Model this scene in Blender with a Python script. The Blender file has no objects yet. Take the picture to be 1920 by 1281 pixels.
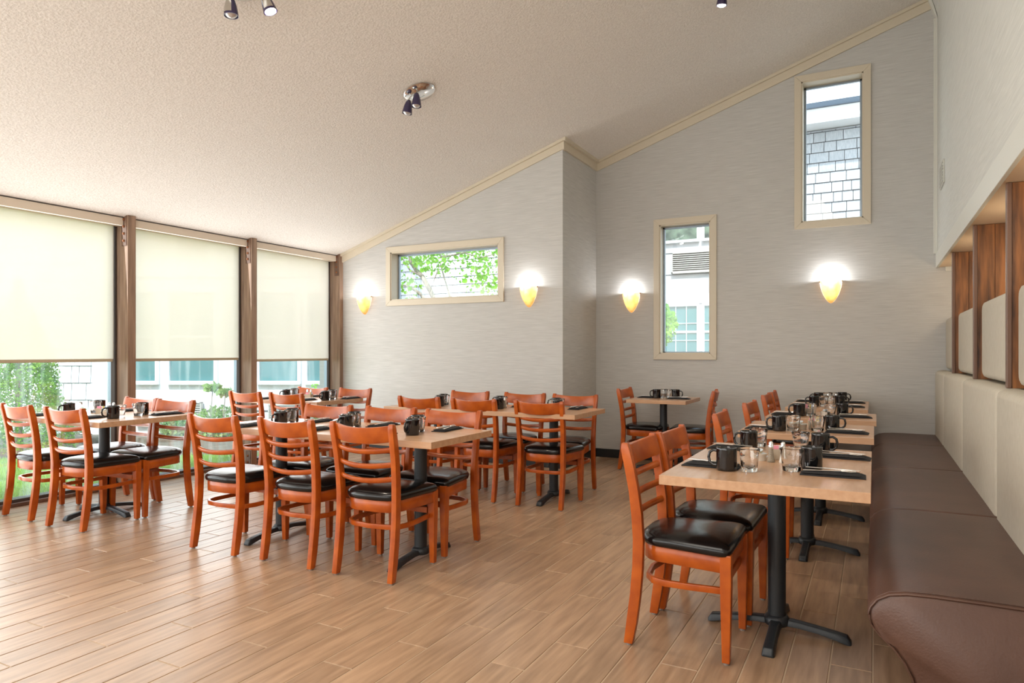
import bpy, bmesh, math, random
from mathutils import Vector, Matrix
random.seed(7)
PI = math.pi
SC = bpy.context.scene
COL = SC.collection
TH = math.radians(27.9445)

# ---------------------------------------------------------------- camera, world, sun, exposure
cam = bpy.data.objects.new('camera', bpy.data.cameras.new('camera'))
COL.objects.link(cam)
cam.location = (0, 0, 1.25)
cam.rotation_euler = (PI/2, 0, TH)
cam.data.lens = 24.0
cam.data.sensor_width = 36.0
cam.data.shift_y = 0.01016
cam.data.clip_start = 0.05
cam.data.clip_end = 300
SC.camera = cam

wd = bpy.data.worlds.new('world'); SC.world = wd; wd.use_nodes = True
nt = wd.node_tree; nt.nodes.clear()
wo = nt.nodes.new('ShaderNodeOutputWorld'); bg = nt.nodes.new('ShaderNodeBackground')
tc = nt.nodes.new('ShaderNodeTexCoord'); sp = nt.nodes.new('ShaderNodeSeparateXYZ')
rp = nt.nodes.new('ShaderNodeValToRGB')
rp.color_ramp.elements[0].position = 0.0; rp.color_ramp.elements[0].color = (0.95, 0.97, 1.0, 1)
rp.color_ramp.elements[1].position = 0.8; rp.color_ramp.elements[1].color = (0.62, 0.78, 1.0, 1)
nt.links.new(tc.outputs['Generated'], sp.inputs[0]); nt.links.new(sp.outputs['Z'], rp.inputs[0])
nt.links.new(rp.outputs[0], bg.inputs['Color']); nt.links.new(bg.outputs[0], wo.inputs[0])
bg.inputs['Strength'].default_value = 2.6

def light(name, kind, loc, energy, col, rot=None, **kw):
    d = bpy.data.lights.new(name, kind); d.energy = energy; d.color = col
    for k, v in kw.items(): setattr(d, k, v)
    o = bpy.data.objects.new(name, d); COL.objects.link(o); o.location = loc
    if rot is not None: o.rotation_euler = rot
    return o
def aim(o, d): o.rotation_euler = Vector(d).to_track_quat('-Z', 'Y').to_euler()
sun = light('sun', 'SUN', (5, -10, 15), 3.4, (1.0, 0.96, 0.9), angle=math.radians(1.5))
aim(sun, (-0.25, 0.78, -0.86))
# added fill areas behind and above the camera, plus daylight at the window wall
a = light('rear_fill', 'AREA', (-2.6, -1.9, 1.6), 105, (1.0, 0.985, 0.96), shape='RECTANGLE', size=6.0, size_y=2.4)
aim(a, (0.12, 1, 0.32))
a = light('window_wall_daylight', 'AREA', (-5.97, 2.6, 1.35), 118, (0.98, 0.99, 1.0), shape='RECTANGLE', size=7.6, size_y=2.3)
aim(a, (1, 0, 0.10))
a = light('overhead_fill', 'AREA', (-1.6, 0.2, 3.6), 75, (1.0, 0.94, 0.86), shape='RECTANGLE', size=2.5, size_y=3.0)
aim(a, (-0.1, 0.3, -1))
SC.view_settings.view_transform = 'Standard'
SC.view_settings.look = 'None'
SC.view_settings.exposure = 0.43
SC.view_settings.gamma = 1.0
SC.view_settings.use_curve_mapping = False
try:
    SC.cycles.max_bounces = 10; SC.cycles.diffuse_bounces = 5; SC.cycles.transparent_max_bounces = 16
    SC.cycles.transmission_bounces = 8; SC.cycles.glossy_bounces = 4
    SC.cycles.sample_clamp_indirect = 6.0; SC.cycles.caustics_refractive = False; SC.cycles.caustics_reflective = False
    SC.cycles.use_denoising = True
except Exception: pass

# ---------------------------------------------------------------- materials
def srgb(*c): return tuple(((x/255)/12.92 if x/255 <= .04045 else ((x/255+.055)/1.055)**2.4) for x in c)
def mat(name, col, rough=.5, metal=0., spec=.5, vary=None, scale=(1, 1, 1), nscale=8., bump=0., bscale=None, coords='Object',
        rnd=0., emit=None, estr=0., trans=0., coat=0., detail=3., ior=None, aniso=False):
    m = bpy.data.materials.new(name); m.use_nodes = True
    N = m.node_tree.nodes; L = m.node_tree.links
    b = N['Principled BSDF']
    b.inputs['Base Color'].default_value = (*col, 1); b.inputs['Roughness'].default_value = rough
    b.inputs['Metallic'].default_value = metal; b.inputs['Specular IOR Level'].default_value = spec
    b.inputs['Transmission Weight'].default_value = trans; b.inputs['Coat Weight'].default_value = coat
    b.inputs['Coat Roughness'].default_value = .12
    if ior: b.inputs['IOR'].default_value = ior
    if emit: b.inputs['Emission Color'].default_value = (*emit, 1); b.inputs['Emission Strength'].default_value = estr
    if vary or bump or rnd:
        t = N.new('ShaderNodeTexCoord'); mp = N.new('ShaderNodeMapping'); mp.inputs['Scale'].default_value = scale
        L.new(t.outputs[coords], mp.inputs[0])
        oi = N.new('ShaderNodeObjectInfo')
        if rnd:
            cx = N.new('ShaderNodeCombineXYZ'); mu = N.new('ShaderNodeMath'); mu.operation = 'MULTIPLY'; mu.inputs[1].default_value = 37.
            L.new(oi.outputs['Random'], mu.inputs[0])
            for i in range(3): L.new(mu.outputs[0], cx.inputs[i])
            L.new(cx.outputs[0], mp.inputs['Location'])
        no = N.new('ShaderNodeTexNoise'); no.inputs['Scale'].default_value = nscale; no.inputs['Detail'].default_value = detail
        L.new(mp.outputs[0], no.inputs['Vector'])
        if vary or rnd:
            r = N.new('ShaderNodeValToRGB')
            v = vary or (col, col)
            r.color_ramp.elements[0].position = .3; r.color_ramp.elements[0].color = (*v[0], 1)
            r.color_ramp.elements[1].position = .7; r.color_ramp.elements[1].color = (*v[1], 1)
            L.new(no.outputs['Fac'], r.inputs[0])
            out = r.outputs[0]
            if rnd:
                mr = N.new('ShaderNodeMapRange'); mr.inputs['To Min'].default_value = 1-rnd; mr.inputs['To Max'].default_value = 1+rnd
                L.new(oi.outputs['Random'], mr.inputs['Value'])
                vm = N.new('ShaderNodeVectorMath'); vm.operation = 'SCALE'
                L.new(out, vm.inputs[0]); L.new(mr.outputs[0], vm.inputs['Scale']); out = vm.outputs[0]
            L.new(out, b.inputs['Base Color'])
        if bump:
            bn = no
            if bscale:
                bn = N.new('ShaderNodeTexNoise'); bn.inputs['Scale'].default_value = bscale; bn.inputs['Detail'].default_value = 2
                L.new(mp.outputs[0], bn.inputs['Vector'])
            bp = N.new('ShaderNodeBump'); bp.inputs['Strength'].default_value = bump; bp.inputs['Distance'].default_value = .01
            L.new(bn.outputs['Fac'], bp.inputs['Height']); L.new(bp.outputs[0], b.inputs['Normal'])
    return m
def glass_pane(name, tint=(.95, .985, .97), gloss=.07):
    m = bpy.data.materials.new(name); m.use_nodes = True; N = m.node_tree.nodes; L = m.node_tree.links; N.clear()
    o = N.new('ShaderNodeOutputMaterial'); t = N.new('ShaderNodeBsdfTransparent'); g = N.new('ShaderNodeBsdfGlossy'); x = N.new('ShaderNodeMixShader')
    t.inputs[0].default_value = (*tint, 1); g.inputs['Roughness'].default_value = .02; x.inputs[0].default_value = gloss
    L.new(t.outputs[0], x.inputs[1]); L.new(g.outputs[0], x.inputs[2]); L.new(x.outputs[0], o.inputs[0]); return m
def blind_mat():
    m = bpy.data.materials.new('blind_fabric'); m.use_nodes = True; N = m.node_tree.nodes; L = m.node_tree.links; N.clear()
    o = N.new('ShaderNodeOutputMaterial'); t = N.new('ShaderNodeBsdfTransparent'); d = N.new('ShaderNodeBsdfDiffuse'); tr = N.new('ShaderNodeBsdfTranslucent')
    c = (.93, .90, .80, 1)
    tcn = N.new('ShaderNodeTexCoord'); mp = N.new('ShaderNodeMapping'); mp.inputs['Scale'].default_value = (1, 3, 60)
    no = N.new('ShaderNodeTexNoise'); no.inputs['Scale'].default_value = 6; r = N.new('ShaderNodeValToRGB')
    r.color_ramp.elements[0].color = (.97, .84, .76, 1); r.color_ramp.elements[1].color = (1., .89, .82, 1)
    L.new(tcn.outputs['Object'], mp.inputs[0]); L.new(mp.outputs[0], no.inputs['Vector']); L.new(no.outputs[0], r.inputs[0])
    d.inputs[0].default_value = c
    L.new(r.outputs[0], tr.inputs[0]); L.new(r.outputs[0], d.inputs[0])
    t.inputs[0].default_value = (1, .98, .9, 1)
    a1 = N.new('ShaderNodeMixShader'); a1.inputs[0].default_value = .90; L.new(d.outputs[0], a1.inputs[1]); L.new(tr.outputs[0], a1.inputs[2])
    a2 = N.new('ShaderNodeMixShader'); a2.inputs[0].default_value = .22; L.new(a1.outputs[0], a2.inputs[1]); L.new(t.outputs[0], a2.inputs[2])
    L.new(a2.outputs[0], o.inputs[0]); return m
def foliage_mat(name, c0, c1, ns=3.):
    m = bpy.data.materials.new(name); m.use_nodes = True; N = m.node_tree.nodes; L = m.node_tree.links; N.clear()
    o = N.new('ShaderNodeOutputMaterial'); d = N.new('ShaderNodeBsdfDiffuse'); tr = N.new('ShaderNodeBsdfTranslucent'); x = N.new('ShaderNodeMixShader')
    tcn = N.new('ShaderNodeTexCoord'); no = N.new('ShaderNodeTexNoise'); no.inputs['Scale'].default_value = ns; r = N.new('ShaderNodeValToRGB')
    r.color_ramp.elements[0].position = .35; r.color_ramp.elements[1].position = .65
    r.color_ramp.elements[0].color = (*c0, 1); r.color_ramp.elements[1].color = (*c1, 1)
    L.new(tcn.outputs['Object'], no.inputs['Vector']); L.new(no.outputs[0], r.inputs[0])
    L.new(r.outputs[0], d.inputs[0]); L.new(r.outputs[0], tr.inputs[0]); x.inputs[0].default_value = .45
    L.new(d.outputs[0], x.inputs[1]); L.new(tr.outputs[0], x.inputs[2]); L.new(x.outputs[0], o.inputs[0]); return m

M = {}
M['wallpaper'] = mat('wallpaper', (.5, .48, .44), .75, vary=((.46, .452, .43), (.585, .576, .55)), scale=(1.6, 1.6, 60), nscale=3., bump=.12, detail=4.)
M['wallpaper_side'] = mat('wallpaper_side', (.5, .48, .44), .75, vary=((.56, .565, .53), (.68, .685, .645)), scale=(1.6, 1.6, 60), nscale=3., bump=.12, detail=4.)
M['ceiling'] = mat('ceiling_texture', (.7, .66, .6), .9, vary=((.66, .62, .565), (.80, .76, .71)), nscale=70., bump=.55, detail=4.)
M['trim'] = mat('trim_paint', (.62, .55, .43), .45)
M['trim_light'] = mat('soffit_trim_paint', (.66, .66, .60), .45)
M['soffit'] = mat('soffit_paint', (.74, .58, .42), .7)
M['tile'] = mat('wood_look_tile', (.4, .27, .18), .32, vary=((.29, .182, .11), (.46, .30, .187)), scale=(9, .8, 1), nscale=4., rnd=.10, bump=.08, detail=5.)
M['grout'] = mat('grout', (.52, .40, .28), .95)
M['black_base'] = mat('black_baseboard', (.02, .02, .02), .35)
M['post'] = mat('column_wood', (.2, .12, .08), .5, vary=((.21, .13, .085), (.40, .27, .19)), scale=(9, 9, .7), nscale=3., bump=.1)
M['plate'] = mat('bracket_brown', (.16, .09, .055), .5, vary=((.11, .06, .04), (.2, .12, .08)), nscale=15.)
M['bolt'] = mat('bolt_rust', (.25, .09, .03), .5, metal=.3)
M['alu'] = mat('window_aluminium', (.30, .36, .42), .35, metal=.6)
M['bronze'] = mat('window_bronze', (.06, .05, .045), .4)
M['cassette'] = mat('blind_cassette', (.72, .63, .52), .5)
M['blind_bar'] = mat('blind_bottom_bar', (.48, .42, .30), .5)
M['blind'] = blind_mat()
M['glass'] = glass_pane('window_glass')
def streaky():
    m = glass_pane('streaky_glass'); N = m.node_tree.nodes; L = m.node_tree.links
    o = [n for n in N if n.type == 'OUTPUT_MATERIAL'][0]; x0 = [n for n in N if n.type == 'MIX_SHADER'][0]
    t = N.new('ShaderNodeTexCoord'); mp = N.new('ShaderNodeMapping'); mp.inputs['Scale'].default_value = (1, 5, .45)
    no = N.new('ShaderNodeTexNoise'); no.inputs['Scale'].default_value = 2.2; no.inputs['Detail'].default_value = 5
    r = N.new('ShaderNodeValToRGB'); r.color_ramp.elements[0].position = .48; r.color_ramp.elements[0].color = (.03, .03, .03, 1)
    r.color_ramp.elements[1].position = .72; r.color_ramp.elements[1].color = (.24, .24, .24, 1)
    tr = N.new('ShaderNodeBsdfTranslucent'); tr.inputs[0].default_value = (.95, .96, .95, 1); x = N.new('ShaderNodeMixShader')
    L.new(t.outputs['Object'], mp.inputs[0]); L.new(mp.outputs[0], no.inputs['Vector']); L.new(no.outputs[0], r.inputs[0]); L.new(r.outputs[0], x.inputs[0])
    L.new(x0.outputs[0], x.inputs[1]); L.new(tr.outputs[0], x.inputs[2]); L.new(x.outputs[0], o.inputs[0]); return m
M['streaky_glass'] = streaky()
M['cherry'] = mat('cherry_wood', (.5, .13, .03), .30, vary=((.32, .054, .005), (.50, .107, .010)), scale=(3, 3, 3), nscale=3.5, spec=.35, coat=.16, bump=.03)
M['vinyl'] = mat('black_vinyl', (.005, .005, .0055), .21, bump=.04, nscale=60., spec=.45)
M['glide'] = mat('chair_glide', (.25, .22, .2), .4)
M['laminate'] = mat('maple_laminate', (.53, .33, .19), .25, vary=((.50, .29, .165), (.60, .37, .225)), scale=(2.2, 14, 14), nscale=2.5, detail=4.)
M['laminate_y'] = mat('maple_laminate_cross', (.53, .33, .19), .25, vary=((.50, .29, .165), (.60, .37, .225)), scale=(14, 2.2, 14), nscale=2.5, detail=4.)
M['iron'] = mat('black_cast_iron', (.018, .022, .026), .42, bump=.08, nscale=120.)
M['mug'] = mat('black_glaze', (.006, .006, .007), .07, spec=.7)
M['tumbler'] = mat('tumbler_glass', (1, 1, 1), .0, trans=1., ior=1.47)
M['napkin'] = mat('black_napkin', (.014, .014, .016), .85, bump=.25, nscale=90.)
M['steel'] = mat('cutlery_steel', (.92, .88, .82), .28, metal=1.)
M['chrome'] = mat('chrome', (.9, .92, .95), .12, metal=1.)
M['ceramic'] = mat('white_ceramic', (.75, .72, .66), .2)
M['salt'] = mat('salt_fill', (.85, .84, .80), .35)
M['pepper'] = mat('pepper_fill', (.30, .25, .19), .4, vary=((.18, .15, .11), (.42, .36, .28)), nscale=300.)
M['cream'] = mat('creamer_cup', (.80, .68, .48), .5)
M['foil'] = mat('creamer_lid', (.72, .78, .84), .3, metal=.2)
M['pink'] = mat('pink_packet', (.85, .30, .40), .6)
M['yellow'] = mat('yellow_packet', (.85, .62, .12), .6)
M['white_pkt'] = mat('white_packet', (.86, .84, .80), .6)
M['blue_pkt'] = mat('blue_packet', (.35, .5, .72), .6)
M['caddy'] = mat('sugar_caddy', (.50, .42, .32), .3)
M['leather'] = mat('brown_leather', (.1, .05, .034), .40, vary=((.080, .038, .026), (.115, .058, .040)), nscale=5., bump=.09, bscale=140.)
M['linen'] = mat('cream_linen', (.52, .47, .38), .85, vary=((.50, .45, .36), (.58, .53, .44)), scale=(1, 14, 3), nscale=9., bump=.1)
M['rustic'] = mat('rustic_wood', (.16, .06, .02), .5, vary=((.05, .017, .005), (.40, .15, .04)), scale=(9, 9, .9), nscale=3., bump=.25, rnd=.15, detail=5.)
M['edgewood'] = mat('divider_edge', (.16, .085, .055), .35)
def alabaster():
    m = foliage_mat('alabaster_glass', (.34, .15, .03), (.55, .34, .13), 11.)
    N = m.node_tree.nodes; L = m.node_tree.links; o = [n for n in N if n.type == 'OUTPUT_MATERIAL'][0]; x = [n for n in N if n.type == 'MIX_SHADER'][0]
    x.inputs[0].default_value = .65
    e = N.new('ShaderNodeEmission'); e.inputs[0].default_value = (1., .60, .22, 1); e.inputs[1].default_value = .34
    ad = N.new('ShaderNodeAddShader'); L.new(x.outputs[0], ad.inputs[0]); L.new(e.outputs[0], ad.inputs[1]); L.new(ad.outputs[0], o.inputs[0]); return m
M['alabaster'] = alabaster()
M['bulb'] = mat('bulb', (1, 1, 1), .3, emit=(1., .95, .85), estr=14.)
M['sconce_bulb'] = mat('sconce_bulb', (1, 1, 1), .3, emit=(1., .97, .9), estr=10.)
M['deadbulb'] = mat('reflector', (.6, .6, .6), .2, metal=.6)
M['purple'] = mat('spot_shell', (.035, .025, .07), .25, spec=.6)
M['nickel'] = mat('spot_nickel', (.5, .47, .42), .25, metal=.8)
M['vent'] = mat('vent_grille', (.55, .55, .5), .5)
M['white_siding'] = mat('white_siding', (.80, .81, .82), .7, vary=((.76, .77, .79), (.84, .85, .86)), nscale=2.)
M['grey_siding'] = mat('pale_panel_siding', (.50, .49, .50), .7, vary=((.47, .46, .47), (.54, .53, .54)), nscale=2.)
M['grey_shingle'] = mat('pale_grey_shingle', (.45, .47, .5), .8, vary=((.36, .39, .43), (.50, .52, .55)), nscale=9., scale=(6, 6, 1), rnd=.08)  # greyer and darker tone than the white shingles
M['shingle'] = mat('white_shingle', (.78, .80, .82), .8, vary=((.70, .73, .76), (.84, .85, .86)), nscale=9., scale=(6, 6, 1), rnd=.06)
M['gap'] = mat('shingle_gap', (.06, .07, .09), .9)
M['white_trim'] = mat('exterior_trim', (.85, .86, .88), .5)
M['dark_glass'] = mat('exterior_window_glass', (.07, .20, .22), .12, spec=.7)
M['tree_reflection'] = mat('tree_reflection_glass', (.05, .06, .055), .15, spec=.6, vary=((.02, .03, .025), (.16, .22, .15)), nscale=7.)  # reflected trees painted into the pane colour as green mottling
M['muntin'] = mat('muntin', (.6, .75, .8), .5)
M['louver'] = mat('louver_metal', (.50, .48, .45), .5)
M['louver_dark'] = mat('louver_shadow', (.08, .08, .08), .8)
M['roof'] = mat('roof_shingle', (.12, .13, .15), .8)
M['gutter'] = mat('gutter', (.05, .08, .12), .5)
M['cable'] = mat('cable', (.02, .02, .02), .6)
M['soil'] = mat('bed_mulch', (.14, .11, .08), .95, vary=((.09, .07, .05), (.2, .16, .12)), nscale=14.)
M['lawn'] = mat('lawn_ground', (.16, .3, .06), .9, vary=((.12, .21, .05), (.2, .32, .09)), nscale=6.)
M['grass'] = foliage_mat('grass_blades', (.26, .46, .08), (.48, .66, .16), 4.)
M['cedar'] = foliage_mat('cedar_foliage', (.13, .34, .05), (.40, .62, .12), 5.)
M['leaf'] = foliage_mat('maple_leaf', (.13, .40, .05), (.38, .66, .10), 3.)
M['shrub'] = foliage_mat('shrub_foliage', (.16, .34, .10), (.40, .55, .22), 4.)
M['bark'] = mat('bark', (.32, .27, .22), .9, vary=((.22, .18, .15), (.42, .36, .30)), nscale=12., scale=(3, 3, .6))

# ---------------------------------------------------------------- mesh helpers
class MB:
    def __init__(s): s.v = []; s.f = []
    def add(s, vs, fs):
        n = len(s.v); s.v += [tuple(p) for p in vs]; s.f += [tuple(i+n for i in f) for f in fs]; return s
    def box(s, x0, x1, y0, y1, z0, z1):
        return s.add([(x0, y0, z0), (x1, y0, z0), (x1, y1, z0), (x0, y1, z0), (x0, y0, z1), (x1, y0, z1), (x1, y1, z1), (x0, y1, z1)],
                     [(3, 2, 1, 0), (4, 5, 6, 7), (0, 1, 5, 4), (1, 2, 6, 5), (2, 3, 7, 6), (3, 0, 4, 7)])
    def prism(s, poly, h0, h1, axis='z'):
        n = len(poly)
        f = {'z': lambda p, h: (p[0], p[1], h), 'y': lambda p, h: (p[0], h, p[1]), 'x': lambda p, h: (h, p[0], p[1])}[axis]
        return s.add([f(p, h0) for p in poly]+[f(p, h1) for p in poly],
                     [tuple(range(n-1, -1, -1)), tuple(range(n, 2*n))]+[(i, (i+1) % n, n+(i+1) % n, n+i) for i in range(n)])
    def loft(s, rings, cap=True, closed=True):
        n = len(rings[0]); b = len(s.v); s.v += [tuple(p) for r in rings for p in r]
        for k in range(len(rings)-1):
            for i in range(n if closed else n-1):
                j = (i+1) % n; s.f.append((b+k*n+i, b+k*n+j, b+(k+1)*n+j, b+(k+1)*n+i))
        if cap:
            s.f.append(tuple(b+i for i in range(n-1, -1, -1))); s.f.append(tuple(b+(len(rings)-1)*n+i for i in range(n)))
        return s
    def lathe(s, prof, seg=24, c=(0, 0, 0), cap=True, sx=1., a0=0., a1=2*PI):
        full = abs(a1-a0-2*PI) < 1e-6
        k = seg if full else seg+1
        return s.loft([[(c[0]+r*math.cos(a0+(a1-a0)*i/seg), c[1]+r*math.sin(a0+(a1-a0)*i/seg)*sx, c[2]+z) for i in range(k)] for r, z in prof], cap, full)
    def tube(s, pts, w, h=None, seg=4, up=(0, 0, 1), ws=None, cap=True, rot=None):
        """sweep: rectangular (seg=4) or elliptic section; w across, h along 'up'"""
        pts = [Vector(p) for p in pts]; h = w if h is None else h; up = Vector(up); rings = []
        for i, p in enumerate(pts):
            t = (pts[min(i+1, len(pts)-1)]-pts[max(i-1, 0)]).normalized()
            u = up
            if abs(t.dot(u)) > .95: u = Vector((0, 1, 0)) if abs(t.y) < .9 else Vector((1, 0, 0))
            sd = t.cross(u).normalized(); n = sd.cross(t).normalized()
            k = ws[i] if ws else 1.
            if seg == 4: r = [p+sd*a*w*k/2+n*b*h*k/2 for a, b in ((-1, -1), (1, -1), (1, 1), (-1, 1))]
            else: r = [p+sd*math.cos(2*PI*j/seg)*w*k/2+n*math.sin(2*PI*j/seg)*h*k/2 for j in range(seg)]
            rings.append(r)
        return s.loft(rings, cap)
    def mesh(s, name, bevel=0., seg=2, smooth=False, merge=False):
        me = bpy.data.meshes.new(name); me.from_pydata(s.v, [], s.f); me.update()
        bm = bmesh.new(); bm.from_mesh(me)
        if merge: bmesh.ops.remove_doubles(bm, verts=bm.verts, dist=1e-5)
        bmesh.ops.recalc_face_normals(bm, faces=bm.faces)
        if bevel:
            ed = [e for e in bm.edges if len(e.link_faces) == 2 and e.calc_face_angle(0) > .6]
            bmesh.ops.bevel(bm, geom=ed, offset=bevel, segments=seg, profile=.6, affect='EDGES', clamp_overlap=True)
        if smooth:
            for f in bm.faces: f.smooth = True
            for e in bm.edges:
                if len(e.link_faces) == 2 and e.calc_face_angle(0) > math.radians(50): e.smooth = False
        bm.to_mesh(me); bm.free()
        return me
    def build(s, name, m, parent=None, bevel=0., seg=2, smooth=False, merge=False, loc=None):
        me = s.mesh(name, bevel, seg, smooth, merge); me.materials.append(M[m] if isinstance(m, str) else m)
        return link(name, me, parent, loc)
def link(name, me, parent=None, loc=None, rz=0):
    o = bpy.data.objects.new(name, me); COL.objects.link(o)
    if parent: o.parent = parent
    if loc: o.location = loc
    if rz: o.rotation_euler = (0, 0, rz)
    return o
def tag(o, label=None, cat=None, group=None, kind=None):
    if label: o['label'] = label
    if cat: o['category'] = cat
    if group: o['group'] = group
    if kind: o['kind'] = kind
    return o
def thing(name, label, cat, loc=(0, 0, 0), rz=0., group=None):
    o = bpy.data.objects.new(name, None); COL.objects.link(o); o.empty_display_size = .1
    o.location = loc; o.rotation_euler = (0, 0, rz); return tag(o, label, cat, group)
def copy_tree(o, parent=None):
    c = o.copy(); COL.objects.link(c); c.parent = parent
    for ch in list(o.children): copy_tree(ch, c)
    return c
PROTO = {}
def place(kind, maker, label, loc, rz=0., group=None):
    """the first call builds the thing, later calls copy it with its parts"""
    if kind not in PROTO:
        o = PROTO[kind] = maker()
    else: o = copy_tree(PROTO[kind])
    o.location = loc; o.rotation_euler = (0, 0, rz); o['label'] = label
    if group: o['group'] = group
    return o
def rot2(x, y, a): return (x*math.cos(a)-y*math.sin(a), x*math.sin(a)+y*math.cos(a))

# ================================================================= ROOM SHELL
YO, YI, XR = 6.70, 7.69, -2.94      # left back wall, recessed back wall, return wall
XG, XW = -6.20, .533               # glass line, right wall face
def cz(x): return 3.53+.333*(x+2.9)
Y0 = -2.3
fl = tag(MB().box(-6.45, 1.1, Y0, 7.95, -.12, -.0024).build('floor', 'grout'), kind='structure')
# floor tiles: wood-look porcelain planks laid in a one third stagger
TW_, TL_, G = .151, .87, .0055
tile_me = MB().box(-TW_/2+G/2, TW_/2-G/2, -TL_/2+G/2, TL_/2-G/2, -.008, 0).mesh('tile', bevel=.0015, seg=1)
tile_me.materials.append(M['tile'])
cand = []; rest = MB()
ct, st = math.cos(TH), math.sin(TH)
for k in range(-4, 42):
    xc = -.005-TW_*(k+.5)
    off = (3.01-.295*k) % TL_
    for m in range(-4, 10):
        y0 = off+m*TL_
        a0, a1 = max(y0, Y0), min(y0+TL_, YO if xc < XR else YI)
        if a1-a0 < .02: continue
        yc = (a0+a1)/2
        vis = False
        for yy in (a0, yc, a1):
            for xx in (xc-TW_/2, xc+TW_/2):
                d = -xx*st+yy*ct; r = xx*ct+yy*st
                if d > 2.45 and abs(r/d) < .78: vis = True
        if xc > .12: vis = False
        d = -xc*st+yc*ct
        (cand.append((d, xc, a0, a1)) if vis else rest.box(xc-TW_/2+G/2, xc+TW_/2-G/2, a0+G/2, a1-G/2, -.008, 0))
cand.sort()
for i, (d, xc, a0, a1) in enumerate(cand):
    if i < 300:
        o = link('tile', tile_me, fl, (xc, (a0+a1)/2, 0)); o.scale = (1, (a1-a0)/TL_, 1)
    else: rest.box(xc-TW_/2+G/2, xc+TW_/2-G/2, a0+G/2, a1-G/2, -.008, 0)
tag(rest.build('outlying_tiles', 'tile', fl), kind='stuff')

ceil = MB().prism([(-6.27, cz(-6.27)), (1.2, cz(1.2)), (1.2, cz(1.2)+.12), (-6.27, cz(-6.27)+.12)], Y0, 6.86, 'y')
ceil.prism([(-3.1, cz(-3.1)), (1.2, cz(1.2)), (1.2, cz(1.2)+.12), (-3.1, cz(-3.1)+.12)], 6.86, 7.9, 'y')
tag(ceil.build('ceiling', 'ceiling'), kind='structure')

def wall_y(name, y, th, x0, x1, holes, m, top=cz, z0=0.):
    """wall in a plane of constant y, room face at y, with rectangular holes (x0,x1,z0,z1)"""
    mb = MB(); xs = sorted({x0, x1}|{h[0] for h in holes}|{h[1] for h in holes})
    for a, b in zip(xs, xs[1:]):
        hs = sorted([h for h in holes if h[0] <= a+1e-6 and h[1] >= b-1e-6], key=lambda h: h[2])
        lo = z0
        for h in hs:
            mb.box(a, b, y, y+th, lo, h[2]); lo = h[3]
        mb.prism([(a, lo), (b, lo), (b, top(b)), (a, top(a))], y, y+th, 'y')
    return tag(mb.build(name, m), kind='structure')
W1 = (-5.23, -3.72, 1.88, 2.465); W2 = (-2.166, -1.598, 1.23, 2.695); W3 = (-.668, -.095, 2.595, 4.055)
wall_y('wall_back_left', YO, .16, -6.40, XR-.16, [W1], 'wallpaper')
wall_y('wall_back_recess', YI, .20, XR-.3, 1.1, [W2, W3], 'wallpaper')
tag(MB().prism([(YO, 0), (YI, 0), (YI, cz(XR)), (YO, cz(XR))], XR-.16, XR, 'x').build('wall_return', 'wallpaper'), kind='structure')
# right wall above the booth (with the leaning top strip), recess behind it
wr = MB()
wr.prism([(XW, 2.14), (XW, 4.45), (.475, 4.66), (.7, 4.75), (.7, 2.14)], Y0, YI, 'y')
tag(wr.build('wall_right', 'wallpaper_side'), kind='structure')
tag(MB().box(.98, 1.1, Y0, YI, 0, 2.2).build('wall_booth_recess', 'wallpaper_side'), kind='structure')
tag(MB().box(XW, 1.1, Y0, YI, 2.062, 2.13).build('soffit_booth', 'soffit'), kind='structure')
tag(MB().box(XW-.012, XW+.01, Y0, YI, 2.055, 2.19).build('trim_soffit_edge', 'trim_light', bevel=.003), kind='structure')
tag(MB().box(XW-.03, XW+.0, YI-.03, YI, 2.19, 4.44).box(XW-.012, XW+.0, YI-.07, YI-.03, 2.19, 4.44).build('trim_right_corner', 'trim_light', bevel=.003), kind='structure')
tag(MB().prism([(XW-.012, 4.43), (XW, 4.43), (.475, 4.65), (.45, 4.64)], YI-.07, YI, 'y').build('trim_right_top', 'trim_light'), kind='structure')
tag(MB().box(.60, .98, YI-.02, YI, 2.02, 2.062).build('trim_soffit_end', 'trim_light'), kind='structure')
tag(MB().box(-6.45, 1.1, Y0-.15, Y0, 0, 4.9).build('wall_rear', 'wallpaper'), kind='structure')
# crown trim along the slanted wall tops
def slanted(name, x0, x1, ya, yb, d0, d1, m='trim'):
    return tag(MB().prism([(x0, cz(x0)-d0), (x1, cz(x1)-d0), (x1, cz(x1)-d1), (x0, cz(x0)-d1)], ya, yb, 'y').build(name, m, bevel=.002), kind='structure')
slanted('trim_1', -6.1, XR, YO-.022, YO, .105, .0)
slanted('trim_2', -6.1, XR+.022, YO-.05, YO-.022, .03, .0)
slanted('trim_3', XR+.022, XW, YI-.022, YI, .115, .0)
slanted('trim_4', XR+.05, XW, YI-.05, YI-.022, .03, .0)
tag(MB().box(XR, XR+.022, YO-.022, YI, cz(XR)-.105, cz(XR)+.03).build('trim_5', 'trim'), kind='structure')
tag(MB().box(XR+.022, XR+.05, YO-.05, YI, cz(XR)-.02, cz(XR)+.04).build('trim_6', 'trim'), kind='structure')
# black cove baseboards
tag(MB().box(-6.05, XR, YO-.012, YO, 0, .10).build('baseboard_left', 'black_base', bevel=.003), kind='structure')
tag(MB().box(XR, XR+.012, YO-.012, YI, 0, .10).build('baseboard_return', 'black_base', bevel=.003), kind='structure')
tag(MB().box(XR, .1, YI-.012, YI, 0, .10).build('baseboard_recess', 'black_base', bevel=.003), kind='structure')

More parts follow.
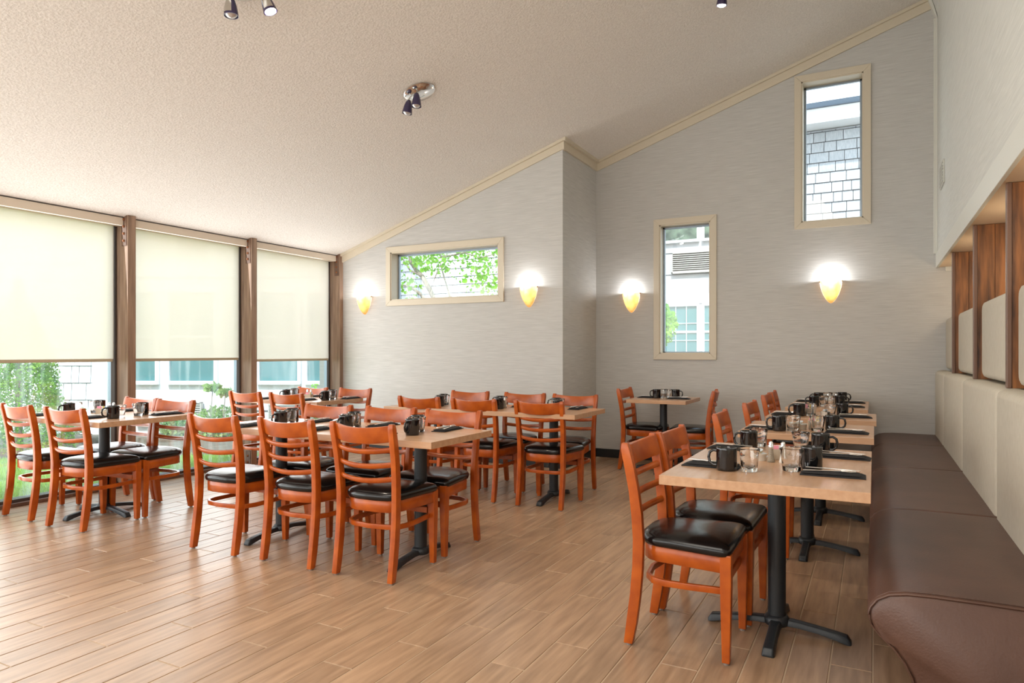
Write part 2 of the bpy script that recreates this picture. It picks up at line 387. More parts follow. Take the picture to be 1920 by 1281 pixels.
def wall_window(n, y, h, depth, label):
    x0, x1, z0, z1 = h
    w = thing('window_%d' % n, None, None, (0, 0, 0)); w['kind'] = 'structure'
    t = .068
    for a, b, c, d in ((x0-t, x0, z0-t, z1+t), (x1, x1+t, z0-t, z1+t)):
        MB().prism([(a, c if a == x0-t else c+t), (b, c+t if a == x0-t else c), (b, d-t if a == x0-t else d), (a, d if a == x0-t else d-t)], y-.022, y, 'y').build('casing', 'trim', w, bevel=.003)
    for a, b, s in ((z0-t, z0, 1), (z1, z1+t, -1)):
        p = [(x0-t, a), (x1+t, a), (x1, b), (x0, b)] if s == 1 else [(x0, a), (x1, a), (x1+t, b), (x0-t, b)]
        MB().prism(p, y-.022, y, 'y').build('casing', 'trim', w, bevel=.003)
    j = MB()
    j.box(x0, x0+.012, y-.01, y+depth, z0, z1).box(x1-.012, x1, y-.01, y+depth, z0, z1)
    j.box(x0, x1, y-.01, y+depth, z0, z0+.012).box(x0, x1, y-.01, y+depth, z1-.012, z1)
    j.build('jamb', 'trim', w)
    f = MB(); q = .022
    f.box(x0+.012, x0+.012+q, y+depth-.03, y+depth, z0+.012, z1-.012).box(x1-.012-q, x1-.012, y+depth-.03, y+depth, z0+.012, z1-.012)
    f.box(x0+.012, x1-.012, y+depth-.03, y+depth, z0+.012, z0+.012+q*.6).box(x0+.012, x1-.012, y+depth-.03, y+depth, z1-.012-q, z1-.012)
    f.build('frame', 'alu', w, bevel=.002)
    MB().box(x0+.02, x1-.02, y+depth-.018, y+depth-.013, z0+.02, z1-.02).build('pane', 'glass', w)
wall_window(1, YO, W1, .15, '')
wall_window(2, YI, W2, .13, '')
wall_window(3, YI, W3, .18, '')

# ---- window wall: posts, panes, frames, roller blinds
tag(MB().box(-6.27, -6.0, Y0, YO, 2.505, cz(-6.0)+.05).build('wall_left_header', 'ceiling'), kind='structure')
posts = [6.64-1.395*i for i in range(6)]
names = ['rear corner', 'second from the rear corner', 'third from the rear corner', 'fourth', 'fifth', 'sixth']
wl = thing('wall_left', None, None); wl['kind'] = 'structure'
for i, y in enumerate(posts[:6]):
    if i < 3:
        lab = ['brown wood column in the corner beside the left wall lamp',
               'brown wood column between the middle and right roller blinds',
               'brown wood column between the left and middle roller blinds'][i]
        p = thing('wood_column', lab, 'column', (-6.0, y, 0), 0, 'columns of the window wall')
    else: p = thing('wood_column', 'brown wood column, %s from the rear corner' % names[i], 'column', (-6.0, y, 0), 0, 'columns of the window wall')
    y1 = .075 if i else .058
    MB().box(-.25, -.012, .004, y1, 0, 2.52).build('shaft', 'post', p, bevel=.003)
    MB().box(-.012, 0, 0, y1+.002, 0, cz(-6)-.002).build('face_board', 'post', p, bevel=.002)
    for z0, z1, nb in ((2.22, 2.525, 4), (0.0, .17, 2)):
        b = MB().box(-.085, -.012, -.006, .003, z0, z1).build('bracket_plate', 'plate', p, bevel=.002)
        for q in range(nb):
            zz = z0+.045+q*(.065 if nb == 4 else .07)
            mb = MB(); mb.lathe([(.0001, 0), (.013, 0), (.013, .006), (.008, .012), (.0001, .012)], 6, cap=False)
            mb.v = [(-.05+vx, -.006-vz, zz+vy) for vx, vy, vz in mb.v]
            mb.build('bolt', 'bolt', b)
    # bright aluminium jamb beside the post
for i, y in enumerate(posts[:6]):
    yl = y-1.395+.075
    w = thing('window_%d' % (4+i), None, None); w['kind'] = 'structure'
    MB().box(-6.235, -6.165, y-.014, y, .0, 2.5).box(-6.235, -6.165, yl, yl+.02, .0, 2.5).build('mullion', 'bronze', w, bevel=.002)
    MB().box(-6.215, -6.170, y-.052, y-.014, .05, 2.5).build('jamb_strip', 'alu', w, bevel=.002)
    MB().box(-6.25, -6.14, yl, y, .0, .055).box(-6.235, -6.165, yl, y, 2.45, 2.52).build('sill_rail', 'bronze', w, bevel=.003)
    MB().box(-6.14, -6.10, yl, y, .0, .03).build('floor_track', 'plate', w, bevel=.003)
    MB().box(-6.203, -6.197, yl+.02, y-.03, .05, 2.46).build('pane', 'streaky_glass', w)
    zc = 2.402
    bl = thing('roller_blind', ['cream roller blind in the right window bay, lowered over two thirds', 'cream roller blind in the middle window bay, lowered over two thirds',
               'cream roller blind in the leftmost window bay, lowered over two thirds'][i] if i < 3 else 'cream roller blind, %s bay from the rear corner' % names[i], 'blind', (-6.15, 0, 0), 0, 'roller blinds of the window wall')
    MB().box(-.0, .10, yl-.0, y-.012, zc, 2.474).build('cassette', 'cassette', bl, bevel=.003)
    MB().box(.08, .104, yl-.0, y-.012, 2.4745, 2.483).build('dark_strip', 'bronze', bl)  # thin dark strip above the cassette
    zb = 1.165 if i else 1.145
    MB().box(-.001, .001, yl+.01, y-.04, zb+.02, 2.462).build('fabric', 'blind', bl)
    MB().box(-.008, .008, yl+.01, y-.05, zb-.005, zb+.022).build('bottom_bar', 'blind_bar', bl, bevel=.004)

# ================================================================= BOOTH
b = thing('banquette', 'brown leather wall bench with cream padded back along the right wall', 'bench', (0, 0, 0))
PROF = [(.545, .457), (.30, .458), (.16, .457), (.09, .453), (.04, .443), (.005, .422), (-.015, .395), (-.02, .368), (-.012, .335), (.012, .305), (.05, .27), (.085, .225), (.108, .18), (.12, .13), (.125, 0), (.545, 0)]
def seat_sec(y0, y1, round0=.012):
    rings = []
    cx_, cz_ = .3, .22
    for t, ins in ((0, .014), (.004, .006), (.014, .001), (.03, 0), (.5, -.002)):
        rings.append((y0+t, ins))
    for t, ins in ((.03, 0), (.014, .001), (.004, .006), (0, .014)): rings.append((y1-t, ins))
    out = []
    for y, ins in rings:
        r = []
        for x, z in PROF:
            dx, dz = x-cx_, z-cz_
            L = math.hypot(dx, dz)
            if z > 0.001 and x < .54: r.append((x-dx/L*ins, y, z-dz/L*ins))
            elif z > .001: r.append((x, y, z-ins))
            else: r.append((x, y, z))
        out.append(r)
    return MB().loft(out)
seams = [2.60, 3.98, 5.40, 6.78, YI-.001]
for y0, y1 in zip(seams, seams[1:]):
    seat_sec(y0, y1).build('seat_section', 'leather', b, smooth=True)
pp = [(x, 2.60-.002, z) for x, z in PROF[:-1]]
e = MB().loft([[(x+(.006 if x < .5 else 0), 2.602, z-(.004 if z > .3 else 0)) for x, z in PROF], [(x+(.02 if x < .5 else 0), 2.590, z-(.018 if z > .3 else 0)) for x, z in PROF]])
tag(e.build('end_panel', 'leather', b, smooth=True), 'flat leather end panel of the bench')
pip = MB().tube([(x+(.004 if x < .5 else 0), 2.597, z-.003) for x, z in PROF[:-1]], .008, seg=8); pip.build('piping', 'leather', b, smooth=True)
pip = MB().tube([(x+(.004 if x < .5 else 0), 2.616, z+.0015) for x, z in PROF[:-2]], .003, seg=6); pip.build('stitching', 'leather', b, smooth=True)
def pad(y0, y1, z0, z1, xf, xb, r=.02):
    rings = []
    for t, ins in ((0, .0), (.35, .0), (.75, .006), (.93, .018), (1., .034)):
        x = xb+(xf-xb)*t; q = ins
        pts = []
        for cy, cz2, a0 in ((y1-r-q, z1-r-q, 0), (y0+r+q, z1-r-q, 90), (y0+r+q, z0+r+q, 180), (y1-r-q, z0+r+q, 270)):
            for a in (0, 30, 60, 90):
                aa = math.radians(a0+a); pts.append((x, cy+r*math.cos(aa), cz2+r*math.sin(aa)))
        rings.append(pts)
    return MB().loft(rings)
for y0, y1 in zip([1.2]+seams, seams): 
    pad(y0+.004, y1-.004, .40, 1.076, .515, .60).build('back_pad', 'linen', b, smooth=True)
MB().box(.60, .975, .6, YI-.003, .0, 1.07).build('back_ledge', 'linen', b)
FY = [2.62, 4.0, 5.235, 6.588]
for i, y in enumerate(FY):
    y1 = FY[i+1] if i < 3 else YI-.002
    pad(y+.05, y1-.012, 1.08, 1.575, .60, .72, .035).build('upper_pad', 'linen', b, smooth=True)
labs = ['rustic plank divider nearest the camera above the bench back', 'rustic plank divider at the right frame edge above the bench',
        'middle rustic plank divider above the cream bench back', 'farthest rustic plank divider, closest to the rear wall']
for i, y in enumerate(FY):
    if i == 0: continue
    d = thing('booth_divider', labs[i], 'divider', (.56, y, 1.076), 0, 'plank dividers of the booth')
    MB().box(0, .022, -.004, .034, 0, .984).build('edge_post', 'edgewood', d, bevel=.004)
    xs = [.022, .115, .235, .335, .415]
    for q in range(4):
        MB().box(xs[q]+.001, xs[q+1]-.001, .002+.002*(q % 2), .03, 0, .984).build('plank', 'rustic', d, bevel=.002)
for y in (3.3, 4.62, 5.9, 7.15): light('booth_recess_lamp', 'POINT', (.86, y, 1.80), 2.2, (1., .78, .52), shadow_soft_size=.06)
v = thing('wall_vent', 'small pale grille on the right wall above the bench', 'vent', (XW, 7.04, 2.80))
MB().box(-.012, 0, -.17, .17, -.10, .10).build('frame', 'vent', v, bevel=.003)
for k in range(7): MB().box(-.018, -.010, -.15, .15, -.085+k*.027, -.07+k*.027).build('slat', 'vent', v)

# ================================================================= CHAIRS
def make_chair():
    t = thing('dining_chair', '', 'chair')
    # front legs
    for s in (-1, 1):
        x = s*.192
        l = MB().loft([[(x+a*w, .190+b_*w, z) for a, b_ in ((-1, -1), (1, -1), (1, 1), (-1, 1))] for z, w in ((.008, .0155), (.20, .0195), (.30, .0215), (.44, .0225))]).build('leg', 'cherry', t, bevel=.004, seg=2)
        MB().lathe([(.012, 0), (.012, .009)], 10, (x, .190, 0)).build('glide', 'glide', l)
    # rear legs that run up to the crest
    prof = [(.008, -.215), (.10, -.200), (.22, -.184), (.34, -.174), (.45, -.171), (.56, -.177), (.66, -.189), (.76, -.207), (.835, -.224), (.862, -.231)]
    for s in (-1, 1):
        rings = []
        for z, y in prof:
            wy = (.019 if z < .1 else .0225) if z < .6 else (.021 if z < .8 else (.019 if z < .85 else .013))
            wx = .0165
            ww = wx-(.003 if z > .85 else 0)
            x = s*(.190+.012*max(0, (z-.45)/.4))
            rings.append([(x+a*ww, y+b_*wy+(.004 if z > .85 else 0), z) for a, b_ in ((-1, -1), (1, -1), (1, 1), (-1, 1))])
        l = MB().loft(rings).build('leg', 'cherry', t, bevel=.004, seg=2, smooth=True)
        MB().lathe([(.012, 0), (.012, .009)], 10, (s*.190, -.215, 0)).build('glide', 'glide', l)
    # seat outline
    def outline(k, n=9):
        pts = []
        W, F_, r = .222, .208, .03
        for a in range(0, 91, 30): pts.append((W-r+r*math.cos(math.radians(a)), F_-r+r*math.sin(math.radians(a))))
        for a in range(90, 181, 30): pts.append((-W+r+r*math.cos(math.radians(a)), F_-r+r*math.sin(math.radians(a))))
        # left side narrowing to a rounded rear
        for a in range(0, n+1):
            q = PI+PI*a/n
            c, s_ = math.cos(q), math.sin(q)
            pts.append((math.copysign(abs(c)**.62, c)*.196, -.03+math.copysign(abs(s_)**.75, s_)*.16))
        return [(x*k, (y+.0)*k, ) for x, y in pts]
    rings = []
    for z, k in ((.430, .955), (.435, .99), (.447, 1.01), (.459, 1.005), (.469, .975), (.477, .92), (.485, .80), (.490, .62), (.493, .40), (.494, .05)):
        rings.append([(x, y, z+(.0)) for x, y in outline(k)])
    tag(MB().loft(rings).build('seat', 'vinyl', t, smooth=True), 'padded black vinyl seat')
    o1, o2 = outline(.945), outline(.85)
    ring = [[(x, y, .366) for x, y in o1], [(x, y, .431) for x, y in o1], [(x, y, .431) for x, y in o2], [(x, y, .366) for x, y in o2], [(x, y, .366) for x, y in o1]]
    MB().loft(ring, cap=False).build('seat_frame', 'cherry', t, bevel=.002, seg=1, smooth=True, merge=True)
    # bentwood stretcher
    pts = [(.172, .17, .285), (.185, .05, .285), (.188, -.06, .285), (.170, -.115, .285), (.12, -.150, .285), (0, -.166, .285), (-.12, -.150, .285), (-.170, -.115, .285), (-.188, -.06, .285), (-.185, .05, .285), (-.172, .17, .285)]
    MB().tube(pts, .018, .027).build('stretcher', 'cherry', t, bevel=.004, seg=2, smooth=True)
    MB().box(-.162, .162, .170, .188, .300, .335).build('front_rail', 'cherry', t, bevel=.003)
    def bow(z, hh, th, yoff, bowd, seg, name, tilt=.18):
        pts = []; n = 8
        for i in range(n+1):
            u = -1+2*i/n
            pts.append((u*.192, yoff-bowd*(1-u*u), z-.016*(1-u*u)))
        m = MB().tube(pts, th, hh, seg=seg)
        m.v = [(x, y-(zz-z)*tilt, zz) for x, y, zz in m.v]
        return m.build(name, 'cherry', t, bevel=(.004 if seg == 4 else 0), seg=2, smooth=True)
    bow(.810, .090, .020, -.206, .048, 4, 'crest_rail', .22)
    bow(.722, .030, .022, -.192, .048, 8, 'back_slat')
    bow(.640, .030, .022, -.178, .048, 8, 'back_slat')
    bow(.560, .030, .022, -.170, .046, 8, 'back_slat')
    return t
CH = 'cherry wood ladder-back chair with black seat, '
def R_(d): return math.radians(d)
N_, S_, E_, W_ = 0., PI, -PI/2, PI/2    # facing +Y, -Y, +X, -X
chairs = [
 ((-5.664, 3.00), N_+R_(-2), 'near left chair of the left window table', 'chairs of the left window table'),
 ((-5.035, 2.985), N_+R_(3), 'near right chair of the left window table', 'chairs of the left window table'),
 ((-5.55, 3.46), S_, 'far left chair of the left window table', 'chairs of the left window table'),
 ((-5.05, 3.43), S_+R_(2), 'far right chair of the left window table', 'chairs of the left window table'),
 ((-3.64, 3.105), N_, 'near left chair of the long middle table', 'chairs of the long middle table'),
 ((-3.041, 3.13), N_, 'near middle chair of the long middle table', 'chairs of the long middle table'),
 ((-2.486, 3.145), N_+R_(1.5), 'near right chair of the long middle table', 'chairs of the long middle table'),
 ((-3.58, 3.63), S_+R_(2), 'far left chair of the long middle table', 'chairs of the long middle table'),
 ((-3.03, 3.655), S_, 'far middle chair of the long middle table', 'chairs of the long middle table'),
 ((-2.50, 3.655), S_+R_(1), 'far right chair of the long middle table', 'chairs of the long middle table'),
 ((-5.51, 4.96), N_, 'near left chair of the rear window table', 'chairs of the rear window table'),
 ((-4.97, 4.98), N_, 'near right chair of the rear window table', 'chairs of the rear window table'),
 ((-5.52, 5.45), S_, 'far left chair of the rear window table', 'chairs of the rear window table'),
 ((-4.95, 5.50), S_, 'far right chair of the rear window table', 'chairs of the rear window table'),
 ((-3.53, 5.13), N_, 'near left chair of the long rear table', 'chairs of the long rear table'),
 ((-2.97, 5.13), N_, 'near middle chair of the long rear table', 'chairs of the long rear table'),
 ((-2.36, 5.125), N_, 'near right chair of the long rear table', 'chairs of the long rear table'),
 ((-3.58, 5.63), S_, 'far left chair of the long rear table', 'chairs of the long rear table'),
 ((-2.95, 5.60), S_, 'far middle chair of the long rear table', 'chairs of the long rear table'),
 ((-2.42, 5.60), S_+R_(3), 'far right chair of the long rear table', 'chairs of the long rear table'),
 ((-2.17, 7.12), E_, 'left chair of the small two-seat table', 'chairs of the small two-seat table'),
 ((-1.66, 7.10), W_+R_(7), 'right chair of the small two-seat table', 'chairs of the small two-seat table'),
 ((-.712, 3.005), E_, 'nearest in the row facing the bench', 'chairs facing the bench'),
 ((-.690, 3.45), E_+R_(-1.5), 'second in the row facing the bench', 'chairs facing the bench'),
 ((-.665, 4.60), E_+R_(2), 'third in the row facing the bench', 'chairs facing the bench'),
 ((-.64, 5.62), E_+R_(-2), 'fourth in the row facing the bench', 'chairs facing the bench'),
 ((-.66, 6.70), E_, 'fifth in the row facing the bench', 'chairs facing the bench'),
 ((-.66, 7.20), E_+R_(2), 'farthest in the row facing the bench', 'chairs facing the bench'),
]
for (x, y), a, lab, g in chairs: place('chair', make_chair, CH+lab, (x, y, 0), a, g)

# ================================================================= TABLES
def table(x0, x1, y0, y1, bases, kind, label, along='x'):
    cx_, cy = (x0+x1)/2, (y0+y1)/2
    t = thing('dining_table', label, 'table', (cx_, cy, 0), 0, 'dining tables')
    m = 'laminate' if along == 'x' else 'laminate_y'
    MB().box(x0-cx_, x1-cx_, y0-cy, y1-cy, .722, .76).build('tabletop', m, t, bevel=.002)
    for bx, by in bases:
        bx -= cx_; by -= cy
        c = thing('pedestal', None, None, (bx, by, 0)); c.parent = t
        MB().lathe([(.0385, .05), (.0385, .715)], 24).build('column', 'iron', c, smooth=True)
        MB().lathe([(.0385, 0), (.11, 0), (.12, .006), (.12, .009), (.04, .009)], 20, (0, 0, .713), cap=False).build('top_plate', 'iron', c)
        MB().lathe([(.05, 0.035), (.055, .04), (.055, .062), (.045, .075), (.039, .078)], 24, cap=True).build('hub', 'iron', c, smooth=True)
        dirs = ((1, 0), (-1, 0), (0, 1), (0, -1)) if kind == 'x' else ((0, 1), (0, -1))
        for dx, dy in dirs:
            rr = []
            for s_, w, zt, zb in ((.02, .062, .066, .038), (.09, .052, .062, .036), (.17, .052, .052, .026), (.24, .055, .042, .012), (.285, .055, .034, .0), (.30, .048, .012, .0)):
                px, py = -dy, dx
                rr.append([(dx*s_+px*w/2*q, dy*s_+py*w/2*q, z) for q, z in ((-1, zb), (1, zb), (.72, zt), (-.72, zt))])
            MB().loft(rr).build('foot', 'iron', c, bevel=.005, smooth=True)
    return t
TL = (-5.87, -4.73, 2.83, 3.58); TM = (-3.92, -2.115, 3.055, 3.715); TWD = (-5.90, -4.79, 4.98, 5.66); TR = (-3.91, -2.05, 4.90, 5.58)
TS = (-2.27, -1.655, 6.80, 7.44); A_ = (-.757, -.01, 2.675, 3.80); B_ = (-.745, 0, 4.375, 5.115); C_ = (-.73, .015, 5.47, 6.10); D_ = (-.70, -.045, 6.49, 7.60)
table(*TL, [(-5.28, 3.20)], 'x', 'maple-topped table by the leftmost blind, set for four', 'x')
table(*TM, [(-3.58, 3.385), (-2.42, 3.385)], 't', 'long maple-topped table in the middle front of the room, set for six', 'x')
table(*TWD, [(-5.33, 5.33)], 'x', 'maple-topped table by the right roller blind and corner column, set for four', 'x')
table(*TR, [(-3.58, 5.28), (-2.40, 5.28)], 't', 'long maple-topped table behind, before the wide window, set for six', 'x')
table(*TS, [(-1.965, 7.12)], 'x', 'small maple-topped two-seat table against the rear wall under the narrow window', 'x')
table(*A_, [(-.385, 3.255)], 'x', 'maple-topped table nearest the camera beside the brown bench, set for four', 'y')
table(*B_, [(-.375, 4.70)], 'x', 'square maple-topped table second along the brown bench', 'x')
table(*C_, [(-.36, 5.66)], 'x', 'square maple-topped table third along the brown bench', 'x')
table(*D_, [(-.37, 7.05)], 'x', 'maple-topped table at the far end of the brown bench, by the rear wall', 'y')

# ================================================================= TABLEWARE
def make_mug():
    t = thing('coffee_mug', '', 'mug')
    MB().lathe([(.0001, 0), (.036, 0), (.0405, .003), (.0415, .01), (.0415, .085), (.0425, .093), (.0415, .0945), (.0395, .093), (.0375, .085), (.0375, .008), (.0001, .006)], 28, cap=False).build('cup', 'mug', t, smooth=True, merge=True)
    pts = [(.037+.0*a, 0, .0) for a in ()]
    pts = [(.038, 0, .078), (.055, 0, .080), (.070, 0, .070), (.074, 0, .050), (.070, 0, .030), (.055, 0, .018), (.039, 0, .018)]
    MB().tube(pts, .012, .010, seg=8, up=(0, 1, 0)).build('handle', 'mug', t, smooth=True)
    return t
def make_tumbler():
    def sq(r, z, n=24, p=3.2):
        out = []
        for i in range(n):
            a = 2*PI*i/n; c, s_ = math.cos(a), math.sin(a)
            k = (abs(c)**p+abs(s_)**p)**(-1/p); out.append((r*k*c, r*k*s_, z))
        return out
    def ci(r, z, n=24): return [(r*math.cos(2*PI*i/n), r*math.sin(2*PI*i/n), z) for i in range(n)]
    rings = [sq(.0001, 0), sq(.026, 0), sq(.0285, .003), sq(.031, .03), sq(.035, .065), sq(.0385, .084), ci(.0395, .087), ci(.038, .088), ci(.0365, .085), sq(.033, .065), sq(.028, .03), sq(.024, .019), ci(.012, .015), ci(.0001, .0145)]
    rings = [[(x*1.08, y*1.08, z*1.08) for x, y, z in q] for q in rings]
    o = MB().loft(rings, cap=False).build('tumbler', 'tumbler', None, smooth=True, merge=True)
    return tag(o, '', 'glass')
def make_napkin():
    def layer(L, W, z0, th, dx, dy, seed):
        random.seed(seed); nx, ny = 14, 6; vs = []; fs = []
        for j in range(ny+1):
            for i in range(nx+1):
                u, v_ = i/nx, j/ny
                e_ = min(1, min(v_, 1-v_)*7)*min(1, min(u, 1-u)*14)
                w = .0009*math.sin(u*9+v_*5+seed)+.0007*math.sin(v_*17+u*3)
                vs.append((dx+(u-.5)*L, dy+(v_-.5)*W, z0+th*(.35+.65*math.sqrt(e_))+w*e_))
        n = len(vs)
        for j in range(ny):
            for i in range(nx): a = j*(nx+1)+i; fs.append((a, a+1, a+nx+2, a+nx+1))
        vs2 = [(x, y, z0) for x, y, z in vs]
        for j in range(ny):
            for i in range(nx): a = n+j*(nx+1)+i; fs.append((a+nx+1, a+nx+2, a+1, a))
        bd = [i for i in range(nx+1)]+[(nx+1)*(j+1)+nx for j in range(ny)]+[(nx+1)*ny+nx-1-i for i in range(nx)]+[(nx+1)*(ny-1-j) for j in range(ny)]
        for a, b_ in zip(bd, bd[1:]): fs.append((a, n+a, n+b_, b_))
        return vs+vs2, fs
    m = MB(); m.add(*layer(.235, .098, 0, .011, 0, 0, 1)); m.add(*layer(.205, .088, .0095, .007, .006, .002, 4))
    o = m.build('napkin', 'napkin', None, smooth=True); random.seed(7)
    return tag(o, '', 'napkin')
def make_fork():
    m = MB()
    m.tube([(-.095, 0, .0), (-.06, 0, .001), (-.02, 0, .0015), (.02, 0, .002), (.045, 0, .003)], .013, .0022, ws=[1., .95, .7, .45, .5])
    m.box(.043, .056, -.011, .011, .0018, .0035)
    for k in range(4): m.tube([(.055, -.0093+k*.0062, .0027), (.075, -.0093+k*.0062, .0015), (.095, -.0088+k*.0059, .003)], .003, .0016)
    return tag(m.build('fork', 'steel', None, bevel=.0004, seg=1), '', 'fork')
def make_knife():
    m = MB()
    m.tube([(-.10, 0, 0), (-.05, 0, .0005), (-.005, 0, .001)], .012, .005, seg=8, ws=[1, .95, .7])
    m.prism([(-.006, -.004), (.07, -.008), (.095, -.004), (.10, .004), (-.006, .005)], .0005, .0022)
    return tag(m.build('knife', 'steel', None), '', 'knife')
def make_shaker(fill):
    def f():
        t = thing('salt_shaker' if fill == 'salt' else 'pepper_shaker', '', 'shaker')
        pr = [(.0001, 0), (.017, 0), (.0185, .004), (.0165, .012), (.0125, .03), (.0105, .05), (.010, .064)]
        n = 12
        MB().loft([[(r*(1 if i % 2 else .93)*math.cos(2*PI*i/n), r*(1 if i % 2 else .93)*math.sin(2*PI*i/n), z) for i in range(n)] for r, z in pr], cap=True).build('bottle', fill, t, smooth=True)
        MB().lathe([(.0105, .062), (.0115, .065), (.0115, .072), (.009, .076), (.010, .081), (.008, .089), (.004, .093), (.0001, .094)], 16).build('cap', 'chrome', t, smooth=True)
        return t
    return f
def make_ramekin(r=.033, h=.032, name='ramekin'):
    def f():
        n = 40; rings = []
        for rr, z, fl in ((.0001, 0, 0), (r*.93, 0, 0), (r*.96, .003, 1), (r, h*.78, 1), (r*1.03, h*.84, 0), (r*1.03, h, 0), (r*.95, h, 0), (r*.9, .006, 0), (.0001, .005, 0)):
            rings.append([(rr*(1-(.025 if fl and i % 2 else 0))*math.cos(2*PI*i/n), rr*(1-(.025 if fl and i % 2 else 0))*math.sin(2*PI*i/n), z) for i in range(n)])
        return tag(MB().loft(rings, cap=False).build(name, 'ceramic', None, smooth=True), '', 'bowl')
    return f
def make_creamer():
    t = thing('creamer_cup', '', 'creamer')
    MB().lathe([(.011, 0), (.012, .001), (.0155, .018), (.0001, .018)], 16).build('cup', 'cream', t, smooth=True)
    MB().lathe([(.018, .0175), (.018, .0195)], 16).build('lid', 'foil', t, smooth=True)
    return t
def make_caddy():
    m = MB(); a, b_, h, w = .037, .023, .048, .003
    m.box(-a, a, -b_, -b_+w, 0, h).box(-a, a, b_-w, b_, 0, h).box(-a, -a+w, -b_, b_, 0, h).box(a-w, a, -b_, b_, 0, h).box(-a, a, -b_, b_, 0, .003)
    return tag(m.build('sugar_caddy', 'caddy', None, bevel=.001, seg=1), '', 'caddy')
def make_packet(m):
    def f():
        mb = MB(); mb.loft([[(-.019, -.0004, 0), (.019, -.0004, 0), (.019, .0004, 0), (-.019, .0004, 0)], [(-.019, -.0022, .01), (.019, -.0022, .01), (.019, .0022, .01), (-.019, .0022, .01)],
                            [(-.019, -.002, .05), (.019, -.002, .05), (.019, .002, .05), (-.019, .002, .05)], [(-.019, -.0004, .060), (.019, -.0004, .060), (.019, .0004, .060), (-.019, .0004, .060)]])
        return tag(mb.build('sweetener_packet', m, None), '', 'packet')
    return f
ZT = .7602
def setting(x, y, a, where, mug=(.11, .10), mh=-PI/2, tum=(.02, .19), nap=(0., 0.), jit=0):
    """place setting: (x,y) napkin centre, a = direction the diner faces; local +y forward, +x right"""
    def W(p): q = rot2(p[0], p[1], a); return (x+q[0], y+q[1])
    rj = random.uniform(-.06, .06)
    nx, ny = W(nap); na = a+PI/2+rj
    place('napkin', make_napkin, 'folded black napkin at the '+where, (nx, ny, ZT), na, 'folded black napkins')
    for kind, mk, off, da in (('fork', make_fork, (.012, .018), .10), ('knife', make_knife, (.0, -.012), -.12)):
        q = rot2(off[0], off[1], na)
        o = place(kind, mk, 'steel %s on the napkin at the %s' % (kind, where), (nx+q[0], ny+q[1], ZT+.0195), na+PI+da+rj, 'steel %ss on the napkins' % kind)
        if kind == 'knife': o.location.z += .004
    mx, my = W(mug)
    place('mug', make_mug, 'black coffee mug at the '+where, (mx, my, ZT), a+mh+random.uniform(-.2, .2), 'black coffee mugs')
    tx, ty = W(tum)
    place('tumbler', make_tumbler, 'clear tumbler at the '+where, (tx, ty, ZT), a+random.uniform(0, 1.5), 'clear tumblers')
def centre(x, y, where, items, big=False):
    """items: dict kind -> (dx, dy)"""
    for k, (dx, dy) in items.items():
        px, py = x+dx, y+dy
        if k == 'salt': place('salt', make_shaker('salt'), 'chrome-capped salt shaker on the '+where, (px, py, ZT), 0, 'salt shakers')
        if k == 'pepper': place('pepper', make_shaker('pepper'), 'chrome-capped pepper shaker on the '+where, (px, py, ZT), 0, 'pepper shakers')
        if k in ('ram', 'bowl'):
            rr = .033 if k == 'ram' else .055
            if k == 'ram': place('ram', make_ramekin(), 'white ceramic ramekin of creamers on the '+where, (px, py, ZT), 0, 'white ramekins')
            else: place('bowl', make_ramekin(.055, .034, 'dish'), 'wide white ceramic dish of creamers on the '+where, (px, py, ZT), 0, 'white ramekins')
            for j in range(4 if k == 'ram' else 6):
                aa = j*2.3+.4; rd = rr*.38 if j < 3 else (rr*.1 if k == 'ram' else rr*.55)
                zz = ZT+.012+(.016 if j == 3 else 0)
                o = place('creamer', make_creamer, ['right', 'left', 'front', 'topmost', 'far left', 'front right'][j]+' small creamer cup in the dish on the '+where, (px+rd*math.cos(aa), py+rd*math.sin(aa), zz), aa, 'creamers on the '+where)
                o.rotation_euler = (.5*math.sin(aa*3), .7*math.cos(aa*2), aa)
        if k == 'caddy':
            place('caddy', make_caddy, 'small box caddy of sweetener packets on the '+where, (px, py, ZT), .2, 'sugar caddies')
            for q, (c, nm) in enumerate((('pink', 'pink'), ('white_pkt', 'white'), ('yellow', 'yellow'), ('blue_pkt', 'blue'))):
                o = place('pk_'+c, make_packet(c), '%s sweetener packet in the caddy on the %s' % (nm, where), (px+(-.012+.008*q), py+(-.013+.009*q), ZT+.004), .2, 'packets in the caddy on the '+where)
# table A (nearest by the bench): diners at the bench face -X, diners on chairs face +X
def benchset(x0, x1, ys, nm, tags=('near', 'far')):
    for i, y in enumerate(ys):
        t_ = (tags[i]+' ') if len(ys) > 1 else ''
        setting(x0+.135, y, E_, t_+'chair side of the '+nm, mug=(.055, .088), mh=-PI/2-.0, tum=(.015, .165))
        setting(x1-.145, y, W_, t_+'bench side of the '+nm, mug=(.12, .085), mh=-PI/2, tum=(.03, .165))
setting(-.615, 2.985, E_, 'near chair side of the nearest bench table', mug=(.07, .075), tum=(.055, .162))
setting(-.145, 2.985, W_, 'near bench side of the nearest bench table', mug=(.12, .085), mh=-.15, tum=(.035, .155))
setting(-.63, 3.56, E_, 'far chair side of the nearest bench table', mug=(-.02, .075), tum=(-.17, .10))
setting(-.13, 3.50, W_, 'far bench side of the nearest bench table', mug=(.13, .10), tum=(.14, .19))
centre(-.42, 3.27, 'nearest bench table', {'ram': (-.04, -.015), 'caddy': (.03, .05), 'pepper': (.015, -.05), 'salt': (.065, -.05)})
benchset(B_[0], B_[1], [4.58], 'second bench table')
centre(-.40, 4.70, 'second bench table', {'bowl': (-.03, -.02), 'pepper': (.05, -.0), 'caddy': (.06, .10)})
benchset(C_[0], C_[1], [5.70], 'third bench table')
